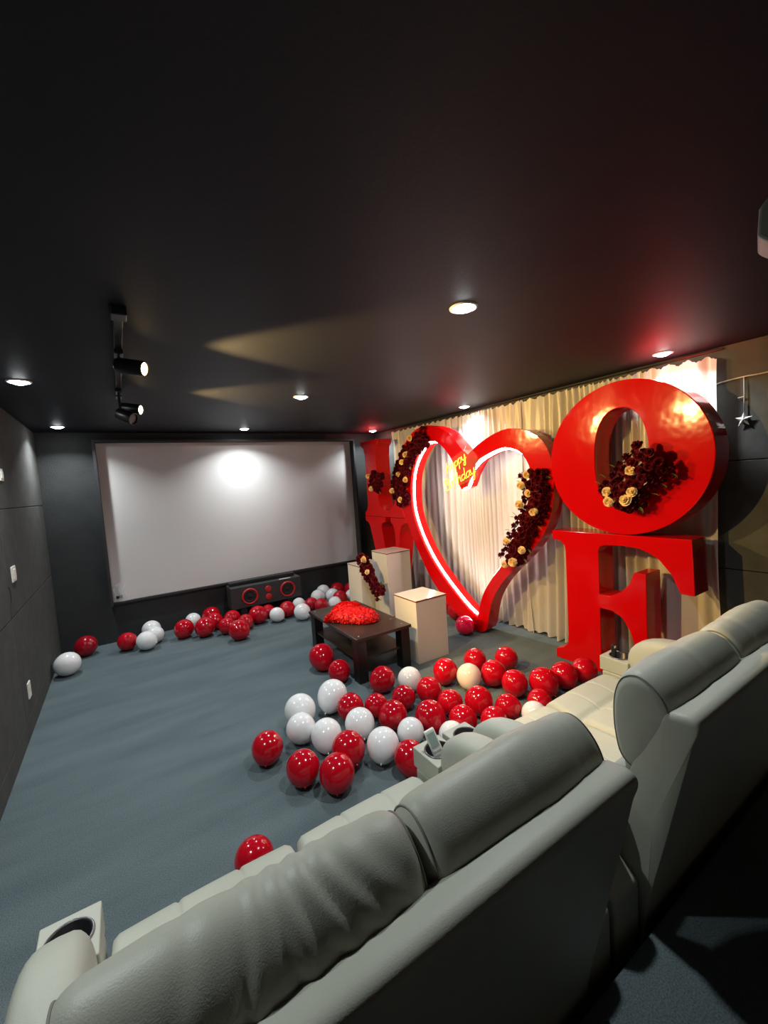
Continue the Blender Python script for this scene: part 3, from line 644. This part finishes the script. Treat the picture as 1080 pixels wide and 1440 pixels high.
def garland(spine, width, count, creams, front, label, seed, depth=.05, rs=(.040,.056), cs=(.040,.054), leaves=8):
    random.seed(seed)
    sp = smooth_open(spine, 10); front = Vector(front).normalized()
    base = sp[len(sp)//2]
    t = thing('rose_garland', label, 'flower garland', tuple(base), 'burgundy rose garlands')
    # foam / wire core that the flowers sit on
    sp = [p+front*.035 for p in sp]
    MB().tube([p - front*.005 for p in sp], min(width*.27,.045), 8).build('core', M['garland_core'], t, smooth=True)
    taken = []
    for c in creams:
        c = Vector(c)+front*(depth+.055); s = random.uniform(*cs)
        place('cream_rose', ROSE_C, t, c, front+Vector((random.uniform(-.4,.4),random.uniform(-.4,.4),random.uniform(-.3,.4))), s, random.uniform(0,6))
        taken.append((c, s*.8))
    k = 0; tries = 0
    while k < count and tries < count*30:
        tries += 1
        i = random.randrange(len(sp)); p = sp[i]
        tg = (sp[min(i+1,len(sp)-1)]-sp[max(i-1,0)]).normalized()
        side = tg.cross(front).normalized()
        a = random.uniform(-math.pi*.5, math.pi*.5); rad_ = random.uniform(.25,1)**.5
        d = side*math.sin(a)*width*.44*rad_ + front*(math.cos(a)*depth+.005)
        pos = p+d+tg*random.uniform(-.03,.03); s = random.uniform(*rs)
        if any((pos-q).length < (s+r)*.50 for q, r in taken): continue
        nrm = side*math.sin(a)*1.1+front*max(.35,math.cos(a))+Vector((random.uniform(-.3,.3),)*3)
        place('burgundy_rose', random.choice(ROSE_D), t, pos, nrm, s, random.uniform(0,6))
        taken.append((pos, s)); k += 1
    for _ in range(leaves):
        i = random.randrange(len(sp)); p = sp[i]
        tg = (sp[min(i+1,len(sp)-1)]-sp[max(i-1,0)]).normalized(); side = tg.cross(front).normalized()
        sg = random.choice((-1,1))
        o = bpy.data.objects.new('leaf', LEAF); C.objects.link(o)
        dirv = (side*sg+tg*random.uniform(-.8,.8)+front*.5).normalized()
        q = dirv.to_track_quat('X','Z').to_matrix().to_4x4()
        attach(o, t); o.matrix_basis = Matrix.Translation(p+side*sg*width*.42+front*depth*.5) @ q @ Matrix.Diagonal((.06,.06,.06,1))
    return t
F = (-1,-.17,.0)
garland(G1, .25, 95, G1c, (-1,-.3,.05), 'long burgundy and cream rose garland on the left lobe of the heart', 11, leaves=10)
garland(G2, .27, 105, G2c, (-1,-.3,.05), 'long burgundy and cream rose garland on the right side of the heart', 12, leaves=10)
garland(G3, .36, 80, G3c, (-1,-.2,.0), 'thick burgundy rose garland with cream roses on the letter O', 13, depth=.07, leaves=8)
garland(G4, .24, 26, G4c, (-1,-.4,.0), 'small round burgundy rose bunch on the stem of the letter L', 14, depth=.05, leaves=3)
garland(G5, .20, 50, G5c, (-1,-.3,.1), 'burgundy rose garland draped down over the white pedestals', 15, depth=.05, leaves=6)

# ------------------------------------------------------------------ neon sign
GL = {
 'H': (.70, [[(0,0),(.12,.5),(.2,1)],[(.42,0),(.5,.5),(.6,1)],[(-.05,.42),(.25,.55),(.62,.5)]]),
 'a': (.56, [[(.42,.42),(.25,.5),(.05,.35),(.05,.1),(.2,0),(.38,.18),(.43,.5),(.42,.12),(.56,.02)]]),
 'p': (.54, [[(.05,.5),(.04,0),(.0,-.5)],[(.05,.3),(.25,.5),(.44,.35),(.35,.06),(.15,0),(.05,.1)]]),
 'y': (.56, [[(.0,.5),(.05,.15),(.2,.02),(.38,.2),(.44,.5),(.4,-.1),(.28,-.5),(.1,-.42),(.3,-.1),(.56,.1)]]),
 'B': (.70, [[(.1,0),(.14,.5),(.2,1)],[(-.02,.8),(.2,1.02),(.5,.98),(.54,.7),(.2,.53),(.52,.45),(.6,.18),(.38,-.02),(.02,.05)]]),
 'i': (.26, [[(.05,.5),(.06,.1),(.26,.02)],[(.08,.68),(.10,.76)]]),
 'r': (.40, [[(.05,.5),(.08,0)],[(.07,.25),(.2,.48),(.38,.44)]]),
 't': (.36, [[(.16,.95),(.1,.12),(.32,.02)],[(-.05,.62),(.36,.68)]]),
 'h': (.52, [[(.10,1),(.06,.5),(.04,0)],[(.05,.28),(.22,.5),(.36,.4),(.36,.08),(.52,.02)]]),
 'd': (.60, [[(.4,.4),(.25,.5),(.05,.35),(.05,.1),(.2,0),(.4,.18)],[(.5,1),(.44,.12),(.58,.02)]]),
}
t = thing('neon_sign', 'yellow neon sign reading Happy Birthday hung in the notch of the heart', 'neon sign', (3.03, 3.27, 1.6))
def neon_word(word, start, end, hgt):
    s, e = Vector(start), Vector(end); tot = sum(GL[c][0] for c in word)
    u = (e-s)/tot; w = u.normalized(); up = Vector((-1,0,0)).cross(w).normalized()
    if up.z < 0: up = -up
    up = (up + w*.18).normalized()*hgt
    mb = MB(); x = 0
    for ch in word:
        adv, st = GL[ch]
        for pl in st:
            pts = [s+u*(x+a)+up*b for a, b in pl]
            mb.tube(smooth_open(pts, 4), .0046, 6)
        x += adv
    mb.build('neon_word', M['neon'], t, smooth=True)
NXs = 3.03
neon_word('Happy', (NXs,3.470,1.755), (NXs,3.165,1.895), .105)
neon_word('Birthday', (NXs,3.505,1.560), (NXs,3.040,1.745), .115)
ac = [(NXs+.012,3.53,1.54),(NXs+.012,3.02,1.70),(NXs+.012,3.02,1.90),(NXs+.012,3.12,2.02),(NXs+.012,3.49,1.88)]
MB().prism(ac, (.005,0,0)).build('clear_backing', M['clear'], t, bevel=.001)
MB().tube([(NXs+.012,3.20,1.98),(3.165,3.30,2.03)], .003, 6).build('hanging_wire', M['cord'], t)
MB().tube([(NXs+.014,3.30,1.72),(3.158,3.36,1.72)], .006, 8).build('standoff', M['cord'], t)

# ------------------------------------------------------------------ pedestals
def pedestal(x0, x1, y0, y1, h, label):
    t = thing('pedestal', label, 'pedestal', ((x0+x1)/2,(y0+y1)/2,0), 'white display pedestals')
    MB().box(x0, x1, y0, y1, 0, h-.014).build('column', M['pedestal'], t, bevel=.003)
    MB().box(x0-.002, x1+.002, y0-.002, y1+.002, h-.014, h-.005).build('edge_band', M['pedestal_edge'], t)
    MB().box(x0-.002, x1+.002, y0-.002, y1+.002, h-.005, h).build('top', M['pedestal_top'], t, bevel=.001)
pedestal(2.205, 2.565, 3.055, 3.415, .60, 'short white square pedestal beside the dark table, nearest the camera')
pedestal(2.75, 3.11, 4.37, 4.73, .815, 'tallest white square pedestal in front of the letter V')
pedestal(2.57, 2.93, 4.745, 5.105, .625, 'white square pedestal half hidden behind the draped rose garland')

# ------------------------------------------------------------------ coffee table and petal heart
t = thing('coffee_table', 'low dark wooden coffee table with a lower shelf on the carpet', 'coffee table', (1.855, 3.585, 0))
x0, x1, y0, y1 = 1.572, 2.140, 3.055, 4.115
MB().box(x0, x1, y0, y1, .375, .402).build('table_top', M['table'], t, bevel=.003)
for xa in (x0+.012, x1-.012-.09):
    for ya in (y0+.02, y1-.02-.10):
        MB().box(xa, xa+.09, ya, ya+.10, 0, .375).build('leg', M['table_leg'], t, bevel=.003)
MB().box(x0+.03, x1-.03, y0+.05, y1-.05, .185, .205).build('shelf', M['table'], t, bevel=.002)
for (a, b) in ((x0+.05, y0+.06), (x1-.06, y0+.07), (x1-.06, y0+.25), (x0+.05, y1-.06)):
    MB().lathe([(.006,0),(.006,.0015),(.001,.002)], (a, b, .402), (0,0,1), 10).build('screw_cap', M['grey_plastic'], t)
t = thing('petal_heart', 'plump heart shape made of red petals lying on the coffee table', 'heart decoration', (1.80, 3.60, .403))
hl = []
for k in range(48):
    a = 2*math.pi*k/48
    hx = 16*math.sin(a)**3; hy = 13*math.cos(a)-5*math.cos(2*a)-2*math.cos(3*a)-math.cos(4*a)
    hl.append((hy/17, hx/16))   # tip at -1, lobes at +.7
def hp(r, k, z):
    a, q = hl[int(k) % 48], hl[(int(k)+1) % 48]; w = k-int(k)
    return (1.815+(a[0]*(1-w)+q[0]*w)*.262*r, 3.63+(a[1]*(1-w)+q[1]*w)*.315*r, z)
v = []; f = []
rr = [(1.0,.404),(1.04,.425),(1.0,.45),(.88,.475),(.68,.49),(.4,.497),(.1,.50)]
for r, z in rr:
    for k in range(48): v.append(hp(r, k, z))
for j in range(len(rr)-1):
    for k in range(48): f.append((j*48+k, j*48+(k+1) % 48, (j+1)*48+(k+1) % 48, (j+1)*48+k))
f.append(tuple(6*48+k for k in range(48)))
obj('heart_cushion', v, f, M['petal_red'], t, smooth=True)
random.seed(21); v = []; f = []
for _ in range(2400):
    q = random.random(); k = random.uniform(0,48)
    j = min(5, int((1-math.sqrt(random.random()))*6)) ; tt = random.random()
    r = rr[j][0]*(1-tt)+rr[j+1][0]*tt; z = rr[j][1]*(1-tt)+rr[j+1][1]*tt
    c = Vector(hp(r, k, z))+Vector((random.uniform(-.01,.01),random.uniform(-.01,.01),.004))
    nr = Vector((c.x-1.83, (c.y-3.62), .10)).normalized()+Vector((random.uniform(-.6,.6),random.uniform(-.6,.6),random.uniform(-.2,.6)))
    nr.normalize(); e1 = nr.orthogonal().normalized(); e2 = nr.cross(e1); an = random.uniform(0,6.28)
    a1 = e1*math.cos(an)+e2*math.sin(an); a2 = nr.cross(a1); s = random.uniform(.008,.013)
    b = len(v)
    v += [tuple(c-a1*s), tuple(c+a2*s*.8+nr*s*.5), tuple(c+a1*s+nr*s*.3), tuple(c-a2*s*.8+nr*s*.5), tuple(c)]
    f += [(b,b+1,b+4),(b+1,b+2,b+4),(b+2,b+3,b+4),(b+3,b,b+4)]
o = obj('petals', [(x,y,max(z,.4035)) for x,y,z in v], f, M['petal_red'], t); o['kind'] = 'stuff'

# ------------------------------------------------------------------ sofas
def make_sofa(ox, label, wrinkle):
    t = thing('recliner_sofa', label, 'sofa', (ox+.40, 1.0, 0), 'grey two-seat recliner sofas')
    L = M['leather']
    aL0, aL1, aR0, aR1 = ox-.290, ox-.150, ox+.956, ox+1.096
    mid = ox+.405
    MB().box(aL0+.02, aR1-.02, .70, 1.36, 0, .09).build('base', M['black_plastic'], t, bevel=.01)
    # back shell
    shell = [(.655,.05),(.650,.12),(.628,.31),(.566,.60),(.510,.86),(.492,.945),(.480,.985),(.484,1.005),(.502,1.014),(.530,1.012),(.556,1.004),(.58,.975),(.66,.80),(.76,.45),(.775,.12),(.77,.05)]
    shp = smooth_loop(shell, 4)
    xa_, xb_ = aL1+.004, aR0-.002
    v, f = loft(shp, [xa_, xa_+.002, xa_+.006, xa_+.012, xa_+.02]+linspace(xa_+.03, xb_-.03, 24)+[xb_-.02, xb_-.012, xb_-.006, xb_-.002, xb_], None, endround=.02, endmin=.93)
    obj('back_shell', v, f, L, t, smooth=True)
    # head pillows
    pil = smooth_loop([(.550,.965),(.556,1.010),(.578,1.050),(.615,1.082),(.655,1.088),(.694,1.062),(.716,1.005),(.722,.930),(.716,.855),(.700,.795),(.664,.770),(.625,.80),(.590,.87)], 4)
    for ci, (xa, xb) in enumerate(((aL1+.004, mid-.003), (mid+.003, aR0-.004))):
        rng = random.Random(ci*7+int(ox*10)+3)
        ws = [(rng.uniform(.10,.5), rng.uniform(.010,.022), rng.uniform(-.9,.9), rng.uniform(.3,1)) for _ in range(7)]
        heavy = wrinkle and ci == 0
        def disp(x, y, z, dy, dz, xa=xa, xb=xb, ws=ws, heavy=heavy):
            u = (x-xa)/(xb-xa); bulge = math.sin(math.pi*max(0,min(1,u)))
            n = math.hypot(dy, dz) or 1; k = .012*bulge
            up = max(0, dz/n)*.9 + max(0, -dy/n)*.8
            if heavy:
                for (u0, w, sl, a) in ((.30,.030,.6,.5),(.44,.020,.3,.9),(.51,.020,-.3,1.1),(.575,.020,-.7,1.1),(.64,.020,-1.0,.9),(.72,.022,-1.2,.6),(.83,.03,-1.3,.4)):
                    d = u-u0+sl*(1.085-z)*1.6*(1 if dy < 0 else .3)
                    wob = 1+.3*math.sin(z*60+u0*20)
                    k -= .0038*a*wob*math.exp(-(d/w)**2)*min(1, up)
                    k += .0028*a*math.exp(-((d-w*1.9)/(w*1.2))**2)*min(1, up)
            else:
                for (c, w, sl, a) in ws[:4]:
                    d = (u - c*1.6 - sl*.15*(z-1.0)/.1*.4)
                    k -= .0022*a*math.exp(-(d/(w*2.2))**2)*min(1, up)
            k += .0030*math.sin(u*9+ci*2)*bulge
            return y+dy/n*k, z+dz/n*k
        v, f = loft(pil, linspace(xa, xb, 90), disp, endround=.045)
        po = obj('head_pillow', v, f, L, t, smooth=True)
        for xe, sg in ((xa+.010, -1), (xb-.010, 1)):
            cy = sum(p[0] for p in pil)/len(pil); cz = sum(p[1] for p in pil)/len(pil)
            ring = [(xe, cy+(y-cy)*.93, cz+(z-cz)*.93) for y, z in pil]
            MB().tube(ring, .0022, 5, close=True).build('seam', M['leather_seam'], po, smooth=True)
        # lumbar cushion under the pillow
        lum = smooth_loop([(.66,.79),(.70,.785),(.745,.72),(.785,.62),(.80,.53),(.78,.47),(.72,.45),(.66,.55)], 3)
        v, f = loft(lum, linspace(xa, xb, 20), None, endround=.035)
        obj('back_cushion', v, f, L, t, smooth=True)
        # seat with two stitched channels
        seat = smooth_loop([(.70,.44),(.80,.478),(.95,.494),(1.08,.494),(1.16,.484),(1.195,.462),(1.23,.480),(1.30,.492),(1.365,.486),(1.405,.455),(1.418,.40),(1.412,.28),(1.405,.14),(1.38,.095),(1.10,.095),(.80,.12),(.70,.25)], 3)
        g1, g2 = xa+(xb-xa)/3, xa+(xb-xa)*2/3
        def sdisp(x, y, z, dy, dz, g1=g1, g2=g2, xa=xa, xb=xb):
            n = math.hypot(dy, dz) or 1
            d = min(abs(x-g1), abs(x-g2)); k = -.007*math.exp(-(d/.006)**2)
            k += .006*math.sin(math.pi*((x-xa)/(xb-xa)))
            return y+dy/n*k, z+dz/n*k
        xs = sorted(set([round(q, 5) for q in linspace(xa, xb, 40)] + [g+e for g in (g1, g2) for e in (-.012,-.007,-.003,0,.003,.007,.012)]))
        v, f = loft(seat, xs, sdisp, endround=.03)
        obj('seat_cushion', v, f, L, t, smooth=True)
    for side, (xa, xb) in enumerate(((aL0, aL1), (aR0, aR1))):
        xc = (xa+xb)/2
        prof = [(1.400,.04),(1.400,.50),(1.10,.50),(1.0,.555),(.80,.555),(.642,.430),(.640,.04)]
        arm = MB().prism([(xa, y, z) for y, z in prof], (xb-xa, 0, 0)).build('arm', L, t, bevel=.014, segs=3, soft=True)
        # console with a real hole for the cup
        cy, cz0, cz1, rc = 1.328, .50, .582, .052
        N = 40; sq = []; ci_ = []
        for k in range(N):
            a = 2*math.pi*k/N; ca, sa = math.cos(a), math.sin(a); mm = max(abs(ca), abs(sa))
            sq.append((xc+ca/mm*(xb-xa)/2, cy+sa/mm*.084)); ci_.append((xc+ca*rc, cy+sa*rc))
        mb = MB(); v = [(x,y,cz0) for x,y in sq]+[(x,y,cz1) for x,y in sq]+[(x,y,cz1) for x,y in ci_]+[(x,y,cz0+.0) for x,y in ci_]; f = []
        for k in range(N):
            j = (k+1) % N
            f += [(k, j, N+j, N+k), (N+k, N+j, 2*N+j, 2*N+k), (2*N+k, 2*N+j, 3*N+j, 3*N+k)]
        mb.add(v, f); mb.build('cup_console', L, arm, bevel=.005, soft=True)
        MB().lathe([(.057,.0),(.057,.004),(.053,.006),(.049,.003),(.049,-.07),(.001,-.072)], (xc, cy, cz1), (0,0,1), 32).build('cup_holder', M['black_plastic'], arm, smooth=True)
        MB().lathe([(.0575,.0005),(.0585,.003),(.0565,.0062),(.0545,.006)], (xc, cy, cz1), (0,0,1), 32).build('cup_ring', M['chrome'], arm, smooth=True)
        # arm pad: soft superellipsoid
        v = []; f = []; nu, nv = 28, 16
        def sp_(c, e): return math.copysign(abs(c)**e, c)
        for j in range(nv+1):
            ph = -math.pi/2+math.pi*j/nv
            for i in range(nu):
                th = 2*math.pi*i/nu
                v.append((xc+.079*sp_(math.cos(ph),.45)*sp_(math.cos(th),.6), .975+.292*sp_(math.cos(ph),.75)*sp_(math.sin(th),.5), .590+.168*sp_(math.sin(ph),.9)))
        for j in range(nv):
            for i in range(nu): f.append((j*nu+i, j*nu+(i+1) % nu, (j+1)*nu+(i+1) % nu, (j+1)*nu+i))
        obj('arm_pad', v, f, L, arm, smooth=True)
    return t
make_sofa(0.0, 'grey leather two-seat recliner sofa nearest the camera, with a wrinkled left pillow', True)
make_sofa(1.408, 'grey leather two-seat recliner sofa at the right picture edge, facing the letter E', False)

# remote in the cup holder, black item in the far cup holder
t = thing('remote_control', 'white air conditioner remote with display standing in the sofa cup holder', 'remote control', (1.026, 1.318, .52))
rb = Vector((1.030,1.300,.530)); up = Vector((-.20,.42,1)).normalized(); rt = Vector((.93,-.36,0)); rt = (rt-up*rt.dot(up)).normalized(); nn = rt.cross(up).normalized()
if nn.y > 0: nn = -nn
def rbx(name, u0, u1, v0, v1, d0, d1, m, bv=.001):
    P = [rb+rt*u0+up*v0, rb+rt*u1+up*v0, rb+rt*u1+up*v1, rb+rt*u0+up*v1]
    MB().prism([p+nn*d0 for p in P], nn*(d1-d0)).build(name, m, t, bevel=bv)
rbx('remote_body', -.023, .023, 0, .150, -.009, .009, M['white_plastic'], .004)
rbx('display', -.017, .017, .078, .138, .009, .0098, M['lcd'], .0003)
for k in range(3): rbx('button', -.016+k*.012, -.007+k*.012, .060, .068, .009, .0105, M['grey_plastic'], .0004)
for k in range(2): rbx('button', -.014+k*.016, -.002+k*.016, .044, .053, .009, .0105, M['grey_plastic'], .0004)
t = thing('black_handset', 'small black handset sticking out of the far cup holder', 'handset', (2.434, 1.318, .53))
MB().prism([(2.395,1.335,.53),(2.425,1.335,.53),(2.412,1.335,.66),(2.392,1.335,.66)], (0,.022,0)).build('handset_body', M['black_plastic'], t, bevel=.004)
MB().box(2.393,2.409,1.333,1.336,.64,.652).build('tip', M['grey_plastic'], t)

# ------------------------------------------------------------------ star light string on the right wall
t = thing('star_string', 'pale string light cord on the right wall with one hanging star', 'string light', (XR, 1.105, 2.25))
MB().tube(smooth_open([(XR-.006,1.30,2.235),(XR-.010,1.236,2.252),(XR-.010,1.105,2.262),(XR-.010,.98,2.262),(XR-.008,.7,2.285),(XR-.006,.3,2.27),(XR-.006,-.2,2.29)]), .005, 6).build('cord', M['cord'], t, smooth=True)
MB().tube([(XR-.012,1.105,2.262),(XR-.014,1.103,2.15),(XR-.014,1.104,2.02)], .0032, 6).build('drop_cord', M['cord'], t, smooth=True)
MB().tube([(XR-.014,1.104,2.128),(XR-.014,1.138,2.124)], .004, 6).build('twist_tie', M['cord'], t)
sv = [(XR-.030,1.105,1.975)]; sf = []
for k in range(10):
    a = math.pi/2+math.pi*k/5; r = .052 if k % 2 == 0 else .021
    sv.append((XR-.016, 1.105+r*math.cos(a), 1.975+r*math.sin(a)))
sv.append((XR-.004,1.105,1.975))
for k in range(10):
    sf += [(0,1+k,1+(k+1) % 10), (11,1+(k+1) % 10,1+k)]
obj('star', sv, sf, M['star'], t)

# ------------------------------------------------------------------ balloons
def balloon_mesh(name, e, m):
    mb = MB(); prof = []
    for j in range(15):
        a = math.pi*j/15
        r = math.sin(a); h = math.cos(a)
        if h < 0:
            k = -h; h = -k*e; r = math.sin(a)*(1-.18*(e-1)*k*4*(k))
        prof.append((max(r, .0008), h))
    prof.append((.045, -e*1.0))
    mb.lathe(prof, (0,0,0), (0,0,1), 28)
    me = bpy.data.meshes.new(name); me.from_pydata([tuple(p) for p in mb.v], [], mb.f); me.update(); me.materials.append(m)
    for p in me.polygons: p.use_smooth = True
    return me
def knot_mesh(name, e, m):
    mb = MB(); mb.lathe([(.05,-e*.985),(.034,-e*1.02),(.048,-e*1.03-.02),(.03,-e*1.03-.04),(.06,-e*1.03-.075),(.03,-e*1.03-.068)], (0,0,0), (0,0,1), 10)
    me = bpy.data.meshes.new(name); me.from_pydata([tuple(p) for p in mb.v], [], mb.f); me.update(); me.materials.append(m)
    for p in me.polygons: p.use_smooth = True
    return me
MATN = {'R':'balloon_red','D':'balloon_dark','K':'balloon_pink','W':'balloon_white','P':'balloon_warm_tint'}
cache = {}
for (x, y, z, R, c, axv, e, label) in BALLOONS:
    e = round(1.08+.55*(e-1), 1) if e > 1.15 else 1.1
    key = (c, e)
    if key not in cache: cache[key] = (balloon_mesh('balloon', e, M[MATN[c]]), knot_mesh('knot', e, M[MATN[c]]))
    me, kn = cache[key]
    a = Vector(axv)
    if a.z < -.55:      # a balloon lies on its side: swing the knot towards the viewer instead of into the carpet
        toc = Vector((-x, -y, 0)).normalized()
        a = Vector((a.x, a.y, 0))*.9 + toc*.75 + Vector((0,0,-.45))
    a.normalize()
    q = (-a).to_track_quat('Z', 'Y')
    s = R*.97
    low = min((q @ v.co).z for v in list(me.vertices)+list(kn.vertices))*s
    o = bpy.data.objects.new('balloon', me); C.objects.link(o)
    o.rotation_mode = 'QUATERNION'; o.rotation_quaternion = q
    o.location = (x, y, max(z, -low+.001) if z < R+.02 else z); o.scale = (s, s, s)
    k = bpy.data.objects.new('knot', kn); C.objects.link(k); k.parent = o
    grp = 'balloons along the screen wall' if y > 4.85 and x < 3.2 else ('balloons around the red heart' if x > 3.05 and y > 3 else 'balloons spread before the sofas')
    tag(o, label, 'balloon', grp)
